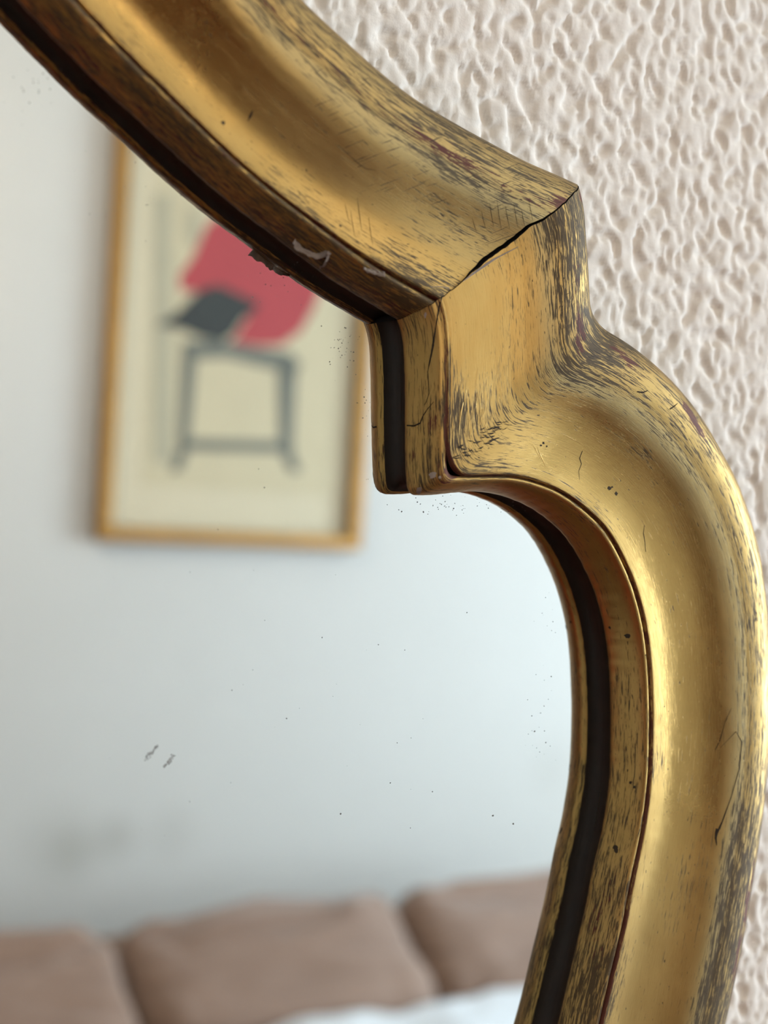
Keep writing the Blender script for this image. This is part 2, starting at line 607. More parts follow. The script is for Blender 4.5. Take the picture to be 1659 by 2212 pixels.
STEP = 0.0006
nA = int(arc(lipA)[-1] / STEP)
nB = int(arc(outB)[-1] / STEP)
nC = int(arc(outC)[-1] / STEP / 1.1)
rA_l, rA_o = resample(lipA, nA, 0.004), resample(outA, nA, 0.004)
rB_l, rB_o = resample(lipB, nB, 0.0025), resample(outB, nB, 0.0025)
rC_l, rC_o = resample(lipC, nC, 0.003), resample(outC, nC, 0.004)

# side moulding = shoulder (B) + lobe and sweep (C), one carved piece
rS_l = np.concatenate([rB_l, rC_l[1:]])
rS_o = np.concatenate([rB_o, rC_o[1:]])
iBC = nB - 1


def blend_corner(P2, H, i0, span, iters):
    a, b = i0 - span, i0 + span
    a = max(a, 1)
    w = (1 - np.abs(np.arange(a, b) - i0) / span)[:, None, None]
    for _ in range(iters):
        avg = 0.5 * (P2[a - 1:b - 1] + P2[a + 1:b + 1])
        P2[a:b] = P2[a:b] * (1 - w) + avg * w
    return P2, H


# wear painted on the piece: worn, grimy, crazed and dulled places, one dark reflection (world x, z -> 0..1)
def spot(x, z, px, h, rx, rz=None, ang=0.0):
    c = at(px, h)
    rz = rz or rx
    dx, dz = x - c[0], z - c[2]
    ca, sa = math.cos(ang), math.sin(ang)
    a, b = (dx * ca + dz * sa) / rx, (-dx * sa + dz * ca) / rz
    return np.exp(-(a * a + b * b))


def wear(kind, s, X, Z, uv):
    """kind: 'arch' or 'side' ; s: fraction across"""
    U, V = uv[..., 0], uv[..., 1]
    lowf = pnoise(U * 45, V * 60, 11) * 0.5 + 0.5
    band = lambda c, w: np.exp(-((s - c) / w) ** 2)
    dirt_and_reflection = 0.28 + 0.40 * (lowf - 0.5)
    bole = np.zeros_like(s)
    craze = np.zeros_like(s)
    dull = np.zeros_like(s)
    matte = np.zeros_like(s)
    fine = np.zeros_like(s)
    patch = smooth(0.35, 0.75, pnoise(U * 26, V * 8, 12) * 0.6 + 0.5)
    # outer roll: rubbed, streaky, duller
    roll = smooth(0.64, 0.74, s)
    dirt_and_reflection = dirt_and_reflection + 0.36 * roll
    dull = dull + 0.80 * band(0.70, 0.06) + 0.20 * roll
    matte = matte + 0.7 * roll
    # bead by the sight line
    bead = 1 - smooth(0.105, 0.122, s)
    dirt_and_reflection = dirt_and_reflection + (0.30 if kind == 'arch' else 0.13) * bead
    matte = matte + 0.4 * bead
    matte = matte + 0.40 * band(0.16, 0.06)
    # groove: red line and grime
    bole = bole + 0.80 * band(0.120, 0.012)
    dirt_and_reflection = dirt_and_reflection + 0.35 * band(0.12, 0.02)
    # clean bright hollow
    dirt_and_reflection = dirt_and_reflection - 0.20 * band(0.27, 0.12)
    dirt_and_reflection = dirt_and_reflection + 0.22 * patch * band(0.18, 0.05) + 0.10 * patch
    if kind == 'arch':
        bole = bole + (0.55 + 0.42 * patch + 0.35 * (lowf - 0.5)) * band(0.80, 0.062) + 0.62 * band(0.02, 0.022) + 0.45 * band(0.095, 0.014)
        dirt_and_reflection = dirt_and_reflection + 0.20 * bead
        e = smooth(-0.075, -0.020, X)                      # towards the mitre: dull, brushed
        dull = dull + 0.38 * e * smooth(0.30, 0.40, s)
        fine = fine + 0.55 * roll + 0.55 * e * band(0.22, 0.10)
        matte = matte + 0.9 * e * smooth(0.15, 0.2, s)
        dirt_and_reflection = dirt_and_reflection + 0.46 * e * band(0.20, 0.10) + 0.12 * e
        craze = craze + 0.75 * e * smooth(0.35, 0.5, s)
        dirt_and_reflection = dirt_and_reflection + 0.25 * spot(X, Z, (960, 480), 0.020, 0.016, 0.007, -0.5)
        dirt_and_reflection = dirt_and_reflection + 0.30 * spot(X, Z, (900, 640), 0.015, 0.008, 0.003, -0.4)
        dirt_and_reflection = dirt_and_reflection - 0.30 * spot(X, Z, (770, 470), 0.019, 0.006)
        bole = bole + 0.8 * spot(X, Z, (1215, 440), 0.023, 0.004)
    else:
        b = 1 - smooth(0.044, 0.060, U)                    # the shoulder
        matte = matte + 1.0 * b
        fine = fine + b * (0.55 + 0.5 * smooth(0.60, 0.72, s)) + 0.5 * spot(X, Z, (1010, 880), 0.019, 0.012, 0.012) + 0.5 * spot(X, Z, (1165, 720), 0.022, 0.003, 0.014)
        fine = fine + 0.35 * roll * (1 - b)
        craze = craze + 0.35 * b
        dirt_and_reflection = dirt_and_reflection + b * (0.16 - 0.22 * bead + 0.10 * smooth(0.70, 0.8, s))
        dirt_and_reflection = dirt_and_reflection + 0.50 * spot(X, Z, (1020, 890), 0.019, 0.009, 0.006)
        dirt_and_reflection = dirt_and_reflection + 0.35 * spot(X, Z, (900, 690), 0.015, 0.003, 0.008) + 0.30 * spot(X, Z, (915, 1010), 0.014, 0.004, 0.009)
        dirt_and_reflection = dirt_and_reflection - 0.30 * spot(X, Z, (1050, 720), 0.019, 0.012, 0.014)
        bole = bole + 1.0 * spot(X, Z, (1248, 725), 0.023, 0.0018, 0.006, 0.1) + 0.8 * spot(X, Z, (1256, 425), 0.022, 0.0025)
        bole = bole + 0.60 * spot(X, Z, (1240, 600), 0.0235, 0.0018, 0.014, 0.1) + 0.5 * spot(X, Z, (1165, 740), 0.022, 0.0015, 0.010)
        bole = bole + 0.85 * spot(X, Z, (950, 1020), 0.015, 0.003, 0.005, 0.4) + 0.75 * spot(X, Z, (928, 915), 0.015, 0.0018, 0.004)
        bole = bole + 0.90 * spot(X, Z, (1350, 775), 0.0235, 0.007, 0.0022, -0.55) + 0.75 * spot(X, Z, (1495, 905), 0.0235, 0.007, 0.0018, -0.9)
        bole = bole + 0.5 * spot(X, Z, (880, 790), 0.012, 0.0012, 0.004) + 0.5 * spot(X, Z, (892, 985), 0.0125, 0.0012, 0.006)
        dirt_and_reflection = dirt_and_reflection + 0.25 * spot(X, Z, (1395, 985), 0.0225, 0.008, 0.0022, -0.8)  # soft dark reflection on the lobe, painted in as extra dark tone
        c = smooth(0.045, 0.07, U)
        bole = bole + 0.45 * c * band(0.93, 0.04) * patch + 0.25 * c * band(0.03, 0.03)
        lowr = smooth(-0.035, -0.10, Z - EYE)              # lower down the side: very streaky roll, red groove
        bole = bole + lowr * (0.65 * band(0.125, 0.010) + 0.40 * smooth(0.82, 0.95, s) + 0.35 * bead * patch)
        dirt_and_reflection = dirt_and_reflection + lowr * (0.38 * roll + 0.32 * bead)
        dirt_and_reflection = dirt_and_reflection + 0.50 * spot(X, Z, (1310, 2150), 0.018, 0.004, 0.008)
        dull = dull + 0.25 * smooth(-0.06, -0.11, Z - EYE)
        matte = matte + 0.6 * smooth(-0.05, -0.11, Z - EYE)
        dull = dull + 0.5 * c * band(0.66, 0.06) * (1 - lowr)
    f = lambda a: np.clip(a, 0, 1)
    return {'dirt_and_reflection': f(dirt_and_reflection), 'bole': f(bole), 'craze': f(craze), 'dull': f(dull), 'matte': f(matte), 'fine': f(fine)}


def relief(uv, s):
    U, V = uv[..., 0], uv[..., 1]
    return 0.00006 * pnoise(U * 90, V * 120, 21) + 0.000018 * pnoise(U * 300, V * 400, 22) + 0.00020 * pnoise(U * 26, V * 40, 23)


HOLLOW = np.array([(0.116, 17.9), (0.120, 18.4), (0.127, 18.95), (0.140, 18.95), (0.17, 18.88), (0.21, 18.76), (0.25, 18.66), (0.29, 18.67), (0.33, 18.8), (0.38, 19.15),
                   (0.43, 19.6), (0.48, 20.15), (0.53, 20.85), (0.58, 21.7), (0.63, 22.6), (0.68, 23.3), (0.72, 23.6), (0.76, 23.8)])


def deepen(H, s, k):
    """carve the hollow deeper where k -> 1"""
    q = np.linspace(0.116, 0.76, 400)
    z = np.interp(q, HOLLOW[:, 0], HOLLOW[:, 1])
    g = np.exp(-0.5 * (np.arange(-24, 25) / 9.0) ** 2)
    zs = np.convolve(np.pad(z, 24, mode='edge'), g / g.sum(), 'valid')
    w = smooth(0.14, 0.17, q) * (1 - smooth(0.70, 0.76, q))
    t = np.interp(s, q, z * (1 - w) + zs * w) * mm
    m_ = (s > 0.116) & (s < 0.76)
    return np.where(m_, H * (1 - k) + t * k, H)


FLAT = np.array([(0.116, 18.7), (0.14, 19.2), (0.20, 19.5), (0.30, 19.75), (0.40, 19.95), (0.50, 20.4), (0.58, 21.2), (0.66, 22.4), (0.72, 23.2), (0.76, 23.7), (0.78, 23.95)])


def flatten(H, s, k):
    t = np.interp(s, FLAT[:, 0], FLAT[:, 1]) * mm
    return np.where((s > 0.127) & (s < 0.78), H * (1 - k) + t * k, H)


def gap(s):
    """half-open mitre joint, metres"""
    return mm * (1.05 * smooth(0.26, 0.42, s) * (1 - 0.72 * smooth(0.62, 0.82, s)) + 0.10)


def jag(s):
    return mm * (0.5 * pnoise(s * 9, s * 0, 31) + 0.22 * pnoise(s * 30, s * 0, 32))


mirror = empty('gilt_mirror', (AXIS, 0, EYE - 0.362))
tag(mirror, 'worn gold-leaf framed wall mirror hanging on the stippled white wall', 'mirror')


def child(o):
    o.parent = mirror
    o.matrix_parent_inverse = mirror.matrix_world.inverted()
    return o


bpy.context.view_layer.update()
mirror_inv = Matrix.Translation((-AXIS, 0, -(EYE - 0.362)))
surf = {}


def build_moulding(name, kind, lip, out, mirrored, label=None):
    sgn = -1 if mirrored else 1
    parts = {}
    for key, prof in (('cove', prof_c), ('edge', prof_e)):
        P2, H, uv = sweep(lip, out, prof, 0.0)
        s = np.repeat(prof[:, 0][None], len(lip), 0)
        if kind == 'side':
            P2, H = blend_corner(P2, H, iBC, 9 if key == 'cove' else 5, 46 if key == 'cove' else 8)
        # the open joint between arch and shoulder
        d_end = (lip[-1] - lip[-8]) if kind == 'arch' else (lip[0] - lip[8])
        d_end = d_end / np.linalg.norm(d_end)
        nrow = len(lip)
        k = np.arange(nrow)
        fade = smooth(nrow - 14, nrow - 1, k) if kind == 'arch' else 1 - smooth(0, 13, k)
        j = jag(prof[:, 0])
        shift = (j - gap(prof[:, 0])) if kind == 'arch' else -j
        P2 = P2 + fade[:, None, None] * shift[None, :, None] * d_end[None, None, :]
        # the hollow is carved deeper away from the shoulder; the bead's groove dies out on the shoulder
        if kind == 'arch':
            deep = 1.75 - 1.25 * smooth(uv[-1, 0, 0] - 0.050, uv[-1, 0, 0] - 0.006, uv[..., 0])
            H = deepen(H, s, deep)
        else:
            deep = smooth(0.030, 0.075, uv[..., 0])
            H = deepen(H, s, deep)
            H = flatten(H, s, 1 - smooth(0.030, 0.060, uv[..., 0]))
            fillg = 1 - smooth(0.022, 0.044, uv[..., 0])
            line = np.interp(s, [0.07, 0.09, 0.116, 0.14, 0.20], [0.0174, 0.0182, 0.0187, 0.0192, 0.0195])
            H = np.where((s > 0.08) & (s < 0.14), H * (1 - fillg) + np.maximum(line, H) * fillg, H)
        H = H + relief(uv, s) * (H > 0.002)
        P = np.stack([P2[..., 0], -H, P2[..., 1] + EYE], -1)
        if key == 'edge':   # hand-cut, slightly wavy sight edge
            wav = 0.00008 * pnoise(uv[:, :1, 0] * 120, uv[:, :1, 0] * 0, 41) + 0.00007 * pnoise(uv[:, :1, 0] * 500, uv[:, :1, 0] * 0, 42)
            fall = (1 - smooth(0.0, 0.08, s))
            P[..., 2] += wav * fall
            P[..., 0] += wav * fall
        at_ = wear(kind, s, P[..., 0], P[..., 2], uv)
        if mirrored:
            P = P.copy()
            P[..., 0] = 2 * AXIS - P[..., 0]
        parts[key] = (P, uv, at_)
    Pc, uvc, ac = parts['cove']
    root = grid_mesh(name, Pc, M_GILT, None, uvc, ac, flip=mirrored)
    root.parent = mirror
    root.matrix_parent_inverse = mirror_inv
    if label:
        root['label'] = label
    Pe, uve, ae = parts['edge']
    cut = int(np.argmin(np.abs(prof_e[:, 1] - 0.0083) + (prof_e[:, 1] > 0.010) * 9))
    sub = lambda a: {k_: v[:, cut:] for k_, v in a.items()}
    se = grid_mesh('sight_edge', Pe[:, cut:], M_GILT, root, uve[:, cut:], sub(ae), flip=mirrored)
    rb = grid_mesh('rebate_face', Pe[:, :cut + 1], M_REBATE, root, uve[:, :cut + 1], None, flip=mirrored)
    rb['label'] = 'dark brown inner face of the frame next to the glass'
    if kind == 'arch':
        ar = Pe[:, cut + 4:cut + 6].copy()
        ar[..., 1] -= 0.00003
        ar[..., 0] -= 0.00003 if not mirrored else -0.00003
        b_ = grid_mesh('pale_arris', ar, M_PAPER, root, flip=mirrored)  # pale strip laid along the sight edge
        b_['label'] = 'thin pale line along the sight edge'
    # end grain seen inside the open joint
    row = -1 if kind == 'arch' else 0
    line = np.concatenate([Pe[row], Pc[row, 1:]])
    low = line.copy()
    low[:, 1] = np.maximum(line[:, 1], -0.002)
    low[:, 1] = -0.002
    eg = grid_mesh('joint_face', np.stack([line, low], 0), M_CRACK, root)
    eg.data.polygons.foreach_set('use_smooth', np.zeros(len(eg.data.polygons), bool))
    if not mirrored:
        surf[kind] = (root, se)
    return root


arch = build_moulding('arch_moulding', 'arch', rA_l, rA_o, False, 'gilded ogee moulding sweeping down to the cracked corner')
side = build_moulding('side_moulding', 'side', rS_l, rS_o, False, 'gilded shoulder and rounded lobe of the frame')
build_moulding('arch_moulding', 'arch', rA_l, rA_o, True)
build_moulding('side_moulding', 'side', rS_l, rS_o, True)

# the glass: silvered plate tucked under the sight edge
in_l = np.concatenate([rA_l, rB_l[1:], rC_l[1:]])[::6]
in_o = np.concatenate([rA_o, rB_o[1:], rC_o[1:]])[::6]
ring = [(float(x), float(z)) for x, z in in_l * 0.88 + in_o * 0.12]      # runs under the moulding
ring = [(max(x, AXIS), z) for x, z in ring]
loop = ring + [(2 * AXIS - x, z) for x, z in ring[::-1][1:-1]]
bm = bmesh.new()
vf = [bm.verts.new((x, -GLASS_H, z + EYE)) for x, z in loop]
f0 = bm.faces.new(vf)
ex = bmesh.ops.extrude_face_region(bm, geom=[f0])
for v in ex['geom']:
    if isinstance(v, bmesh.types.BMVert):
        v.co.y = -0.0015
glass = bmobj('mirror_glass', bm, M_MIRROR)
glass.parent = mirror
glass.matrix_parent_inverse = mirror_inv
glass['label'] = 'silvered mirror glass reflecting the sofa and a framed print'

# ---- details on the gilding: placed on the carved surface itself
bpy.context.view_layer.update()


def bvh_of(objs):
    vs, fs = [], []
    for o in objs:
        off = len(vs)
        co = np.empty(len(o.data.vertices) * 3, np.float32)
        o.data.vertices.foreach_get('co', co)
        vs += [Vector(c) for c in co.reshape(-1, 3)]
        fs += [tuple(i + off for i in p.vertices) for p in o.data.polygons]
    return BVHTree.FromPolygons(vs, fs)


tree = bvh_of([*surf['arch'], *surf['side']])


def hit(p):
    d = Vector(ray(p)).normalized()
    loc, nor, idx, dist = tree.ray_cast(Vector(CAM), d, 2.0)
    if loc is None:
        return None
    if nor.dot(d) > 0:
        nor = -nor
    return loc, nor


def owner(p):
    """which moulding a detail belongs to"""
    x, y = p
    return arch if y < 648 + (940 - x) * 0.78 and x < 1250 and (y < 690 or x < 860) else side


def strip_geo(path, widths, lift=0.00006, sub=6):
    """thin ribbon lying on the surface along photo points"""
    pts = []
    for i in range(len(path) - 1):
        for t in np.linspace(0, 1, sub, endpoint=False):
            pts.append((path[i][0] + t * (path[i + 1][0] - path[i][0]), path[i][1] + t * (path[i + 1][1] - path[i][1])))
    pts.append(path[-1])
    H = [hit(p) for p in pts]
    H = [h for h in H if h]
    n_ = len(H)
    if n_ < 2:
        return [], []
    vs, fs = [], []
    for i, (l, nr) in enumerate(H):
        a, b = H[max(i - 1, 0)][0], H[min(i + 1, n_ - 1)][0]
        t = (b - a)
        if t.length < 1e-9:
            t = Vector((0, 0, 1))
        sd = t.normalized().cross(nr).normalized()
        w = np.interp(i / (n_ - 1), np.linspace(0, 1, len(widths)), widths) * mm * 0.5
        w *= 0.8 + 0.4 * random.random()
        c = l + nr * lift
        vs += [c - sd * w, c + nr * 0.00002, c + sd * w]
        if i:
            k = 3 * i
            fs += [(k - 3, k, k + 1, k - 2), (k - 2, k + 1, k + 2, k - 1)]
    return vs, fs


def crack(path, widths, mat=None, name='hairline_crack', lift=0.00006):
    vs, fs = strip_geo(path, widths, lift)
    if vs:
        return obj(name, vs, fs, mat or M_HAIR, owner(path[len(path) // 2]))


# cracks followed from the corner joint
crack([(955, 640), (948, 665), (944, 690), (938, 728), (934, 755), (928, 783), (924, 803)], [0.25, 0.42, 0.2, 0.5, 0.35, 0.12])
crack([(924, 803), (926, 830), (927, 850), (921, 868), (917, 875)], [0.14, 0.16, 0.12])
crack([(879, 919), (895, 920), (908, 914), (913, 900), (924, 883), (937, 868)], [0.3, 0.32, 0.24, 0.1])
crack([(957, 640), (948, 646), (938, 651)], [0.35, 0.2, 0.1])
crack([(970, 622), (950, 619), (930, 620)], [0.2, 0.16, 0.1], M_PAPER)
crack([(1258, 974), (1252, 990), (1256, 1002), (1250, 1018), (1252, 1036)], [0.1, 0.16, 0.12, 0.06])
crack([(1392, 1134), (1390, 1152), (1393, 1170), (1395, 1192)], [0.08, 0.16, 0.1])
crack([(1556, 1615), (1590, 1580), (1602, 1602), (1597, 1660), (1580, 1720), (1560, 1775), (1549, 1800)], [0.08, 0.14, 0.22, 0.2, 0.28, 0.5])
crack([(1549, 1790), (1546, 1810), (1548, 1826)], [0.9, 0.5, 0.2])
crack([(1545, 1620), (1555, 1600), (1566, 1560), (1580, 1530)], [0.1, 0.14, 0.08])
crack([(535, 262), (541, 250), (546, 238)], [0.1, 0.5, 0.15], name='nick')
crack([(451, 73), (459, 81)], [0.3, 0.15], name='nick')
crack([(1376, 846), (1388, 848), (1399, 844)], [0.3, 0.34, 0.2], name='nick')
crack([(1447, 884), (1456, 878), (1464, 871)], [0.3, 0.24, 0.1], name='nick')
crack([(750, 330), (770, 350), (790, 364), (812, 368)], [0.05, 0.14, 0.1, 0.05])
for x0, y0, ln in ((757, 455, 55), (772, 428, 70), (745, 440, 40), (796, 470, 60), (1040, 455, 38), (1058, 440, 52), (1074, 436, 60), (1092, 446, 48),
                   (1110, 440, 52), (1126, 452, 40), (1142, 430, 46), (1020, 470, 30)):
    crack([(x0, y0), (x0 + 4, y0 + ln * 0.5), (x0 + 9, y0 + ln)], [0.04, 0.12, 0.04])

# bright edge of the gesso along the lower lip of the open joint
crack([(1000, 608), (1022, 591), (1048, 573), (1064, 562), (1090, 548), (1120, 533)], [0.1, 0.4, 0.55, 0.4, 0.3, 0.1], M_PAPER, 'gesso_edge')


def blob(p, rx, ry, mat, name, ang=0.0, thick=0.0001, n_=11, rough=0.3):
    c = hit(p)
    if not c:
        return None
    l, nr = c
    ax = Vector((1, 0, 0))
    ax = (ax - nr * ax.dot(nr)).normalized()
    ay = nr.cross(ax)
    vs = [l + nr * (thick * 1.4)]
    for i in range(n_):
        a = 2 * math.pi * i / n_
        k = 1 + rough * (random.random() - 0.5) * 2
        dx, dy = rx * mm * math.cos(a) * k, ry * mm * math.sin(a) * k
        x, y = dx * math.cos(ang) - dy * math.sin(ang), dx * math.sin(ang) + dy * math.cos(ang)
        q = l + ax * x + ay * y
        near = tree.find_nearest(q)
        base = near[0] if near[0] is not None else q
        nn = near[1] if near[1].dot(nr) > 0 else -near[1]
        vs.append(base + nn * thick)
    for i in range(n_):
        vs.append(vs[1 + i] * 1.0)
    # skirt down into the surface
    for i in range(n_):
        vs[1 + n_ + i] = vs[1 + n_ + i] - nr * (thick * 2)
    fs = [(0, 1 + i, 1 + (i + 1) % n_) for i in range(n_)]
    fs += [(1 + i, 1 + n_ + i, 1 + n_ + (i + 1) % n_, 1 + (i + 1) % n_) for i in range(n_)]
    return obj(name, vs, fs, mat, owner(p))


blob((935, 1027), 0.95, 0.75, M_GESSO, 'gesso_chip', 0.3)
blob((950, 1031), 0.35, 0.3, M_GESSO, 'gesso_chip')
blob((905, 1060), 0.75, 1.25, M_GESSO, 'gesso_chip', 0.1)
blob((919, 680), 0.3, 0.6, M_GESSO, 'gesso_chip', 0.2)
for p, r in (((1355, 1374), 0.75), ((1317, 1356), 0.4), ((482, 265), 0.5), ((1395, 1415), 0.2), ((1174, 957), 0.35), ((1316, 1055), 0.5), ((1331, 1066), 0.5),
             ((1322, 1052), 0.3), ((1168, 962), 0.3), ((1181, 964), 0.25), ((1362, 1690), 0.4), ((1370, 1700), 0.35), ((1330, 1830), 0.7), ((1331, 1838), 0.65), ((445, 48), 0.25)):
    blob(p, r, r * 0.85, M_GRIME, 'grime_spot', thick=0.00004)

# rubbed hatching where the shoulder turns into the lobe, and stray bright scratches
vs_all, fs_all = [], []
for i in range(46):
    t = random.random()
    x = 972 + 112 * t + random.uniform(-10, 10)
    y = 985 - 62 * t + random.uniform(-16, 16)
    ln = random.uniform(10, 26)
    dx, dy = ln * 0.85, -ln * 0.12 + random.uniform(-5, 7)
    vs, fs = strip_geo([(x, y), (x + dx * 0.5, y + dy * 0.5 + 1), (x + dx, y + dy)], [0.05, random.uniform(0.15, 0.42), 0.05], 0.00005, 3)
    o_ = len(vs_all)
    vs_all += vs
    fs_all += [tuple(k + o_ for k in f) for f in fs]
tag(obj('rubbed_scratches', vs_all, fs_all, M_GRIME, side), kind='stuff')
vs_all, fs_all = [], []
for i in range(18):
    x, y = random.uniform(985, 1060), random.uniform(790, 935)
    ln = random.uniform(20, 60)
    vs, fs = strip_geo([(x, y), (x - 3, y + ln * 0.5), (x - 5, y + ln)], [0.03, random.uniform(0.04, 0.08), 0.03], 0.00005, 4)
    o_ = len(vs_all)
    vs_all += vs
    fs_all += [tuple(k + o_ for k in f) for f in fs]
for pth, w in (([(1001, 868), (996, 892), (992, 925)], [0.05, 0.34, 0.06]), ([(1160, 965), (1168, 985), (1180, 1010)], [0.04, 0.12, 0.04]),
               ([(1150, 960), (1158, 972), (1166, 990)], [0.04, 0.1, 0.04]), ([(1218, 940), (1235, 948), (1260, 962)], [0.04, 0.08, 0.04])):
    vs, fs = strip_geo(pth, w, 0.00008, 5)
    o_ = len(vs_all)
    vs_all += vs
    fs_all += [tuple(k + o_ for k in f) for f in fs]
tag(obj('bright_scratches', vs_all, fs_all, M_SCR, side), kind='stuff')


# scraps of torn tissue stuck to the sight edge of the arch
def scrap(path, widths, lifts, name='torn_tissue_scrap'):
    """crumpled ribbon of tissue: path in photo pixels, widths and lifts in mm"""
    n_, m_ = 26, 7
    t = np.linspace(0, 1, n_)
    k = np.linspace(0, 1, len(path))
    px = np.interp(t, k, [p[0] for p in path])
    py = np.interp(t, k, [p[1] for p in path])
    W = np.interp(t, k, widths) * mm
    L = np.interp(t, k, lifts) * mm
    hs = []
    for a, b in zip(px, py):
        h = hit((a, b))
        hs.append(np.array(h[0]) if h else at((a, b), 0.0105))
    hs = np.array(hs)
    for _ in range(3):
        hs[1:-1] = (hs[:-2] + hs[1:-1] + hs[2:]) / 3
    d = np.gradient(hs, axis=0)
    sd = np.cross(d, np.array([0, -1.0, 0]))
    sd /= np.linalg.norm(sd, axis=1)[:, None]
    P = np.zeros((n_, m_, 3))
    seed = path[0][0]
    for j_ in range(m_):
        v = j_ / (m_ - 1) - 0.5
        edge = 1 + 0.35 * pnoise(t * 9, np.full(n_, 3.1 * (v > 0)), seed)
        P[:, j_] = hs + sd * (v * W * edge)[:, None]
        crumple = 0.00045 * pnoise(t * 6, np.full(n_, v * 3.0), seed + 1) + 0.0003 * pnoise(t * 15, np.full(n_, v * 6.0), seed + 2)
        P[:, j_, 1] -= 0.00045 + L * (0.4 + 1.2 * (v + 0.5)) + crumple
    o = grid_mesh(name, P, M_PAPER, arch)
    o.modifiers.new('thickness', 'SOLIDIFY').thickness = 0.00008
    o['label'] = 'torn scrap of whitish tissue stuck to the frame'
    return o


scrap([(632, 518), (640, 530), (655, 540), (672, 548), (690, 552), (708, 547)], [2.2, 2.6, 1.9, 2.2, 2.0, 0.6], [0.5, 0.3, 0.15, 0.2, 0.4, 0.7])
scrap([(702, 546), (704, 560), (698, 574), (688, 581)], [0.9, 1.6, 1.9, 0.7], [0.6, 0.4, 0.3, 0.2])
scrap([(781, 580), (795, 586), (812, 591), (826, 594)], [0.6, 0.9, 1.0, 1.3], [0.3, 0.1, 0.1, 0.4])

# dust, hairs and two rubbed marks on the glass
def flake(vs, fs, p, rx, ry, ang):
    c = at(p, GLASS_H + 0.00008)
    o_ = len(vs)
    k = 6
    vs.append((c[0], c[1] - 0.00006, c[2]))
    for i in range(k):
        a = 2 * math.pi * i / k
        q = 0.7 + 0.6 * random.random()
        dx, dy = rx * mm * math.cos(a) * q, ry * mm * math.sin(a) * q
        vs.append((c[0] + dx * math.cos(ang) - dy * math.sin(ang), c[1], c[2] + dx * math.sin(ang) + dy * math.cos(ang)))
    fs += [(o_, o_ + 1 + i, o_ + 1 + (i + 1) % k) for i in range(k)]


vs, fs = [], []
for (cx, cy, sx, sy, n_) in ((740, 750, 35, 45, 46), (960, 1090, 80, 18, 40), (600, 600, 80, 60, 30), (330, 390, 120, 100, 26), (1170, 1560, 30, 120, 22),
                             (60, 180, 60, 60, 26), (620, 1500, 420, 420, 40), (1110, 1100, 60, 20, 12), (790, 900, 16, 140, 16), (1190, 1300, 20, 120, 14)):
    for i in range(n_):
        p = (random.gauss(cx, sx * 0.6), random.gauss(cy, sy * 0.6))
        r = random.uniform(0.05, 0.16)
        flake(vs, fs, p, r, r * random.uniform(0.4, 1), random.uniform(0, 3))
for p, r in (((1065, 1762), 0.22), ((1109, 1780), 0.22), ((868, 1105), 0.2), ((915, 1106), 0.22), ((736, 1758), 0.18), ((1155, 1580), 0.2)):
    flake(vs, fs, p, r, r, 0)
o = obj('glass_dust', vs, fs, M_DUST)
o.parent = glass
o.matrix_parent_inverse = mirror_inv.inverted() @ mirror_inv
tag(o, kind='stuff')
for (x0, y0, x1, y1) in ((314, 1641, 341, 1612), (354, 1657, 379, 1630)):
    vs, fs = [], []
    for i in range(34):
        t = random.random()
        p = (x0 + (x1 - x0) * t + random.gauss(0, 2.2), y0 + (y1 - y0) * t + random.gauss(0, 2.2))
        flake(vs, fs, p, random.uniform(0.12, 0.3), random.uniform(0.07, 0.14), 0.8 + random.uniform(-0.4, 0.4))
    o = obj('scuff_mark', vs, fs, M_SCUFF, glass)

# ------------------------------------------------------------------ the room behind the camera, seen in the mirror
DW = -ROOM_Y                       # depth of the back wall
# framed print
def hollow_color(name, c, rough=0.8):
    return plain(name, c, rough, var=0.05, scale=12)


M_PFRAME = plain('gold_wood_picture_frame', (0.30, 0.155, 0.035), 0.38, metal=0.5, var=0.25, scale=14)
M_MAT = hollow_color('cream_mount', (0.47, 0.415, 0.295))
M_SHEET = hollow_color('beige_print_paper', (0.43, 0.375, 0.25))
M_RED = hollow_color('red_print_ink', (0.31, 0.045, 0.05))
M_BLACK = hollow_color('charcoal_print_ink', (0.030, 0.034, 0.032))
M_GREY = hollow_color('grey_print_ink', (0.115, 0.12, 0.10))
M_PALE = hollow_color('pale_grey_print_ink', (0.32, 0.295, 0.21))

PX0, PX1, PZ0, PZ1 = 1.018, 1.688, 1.405, 2.36
pic = empty('framed_print', ((PX0 + PX1) / 2, -DW + 0.002, PZ0))
tag(pic, 'gold-framed abstract print of red and black shapes above the sofa, reflected in the mirror', 'picture')
pic_inv = Matrix.Translation(pic.location).inverted()


def pchild(o, parent=pic):
    o.parent = parent
    if parent is pic:
        o.matrix_parent_inverse = pic_inv
    return o


BW, BD = 0.031, 0.040
for a, b in (((PX0, PZ0), (PX1, PZ0 + BW)), ((PX0, PZ1 - BW), (PX1, PZ1)), ((PX0, PZ0 + BW), (PX0 + BW, PZ1 - BW)), ((PX1 - BW, PZ0 + BW), (PX1, PZ1 - BW))):
    pchild(bmobj('frame_rail', box_bm((a[0], -DW + 0.001, a[1]), (b[0], -DW + BD, b[1]), 0.004), M_PFRAME))
mount = pchild(bmobj('mount', box_bm((PX0 + BW * 0.7, -DW + 0.004, PZ0 + BW * 0.7), (PX1 - BW * 0.7, -DW + 0.010, PZ1 - BW * 0.7)), M_MAT))
DP = DW - 0.0125


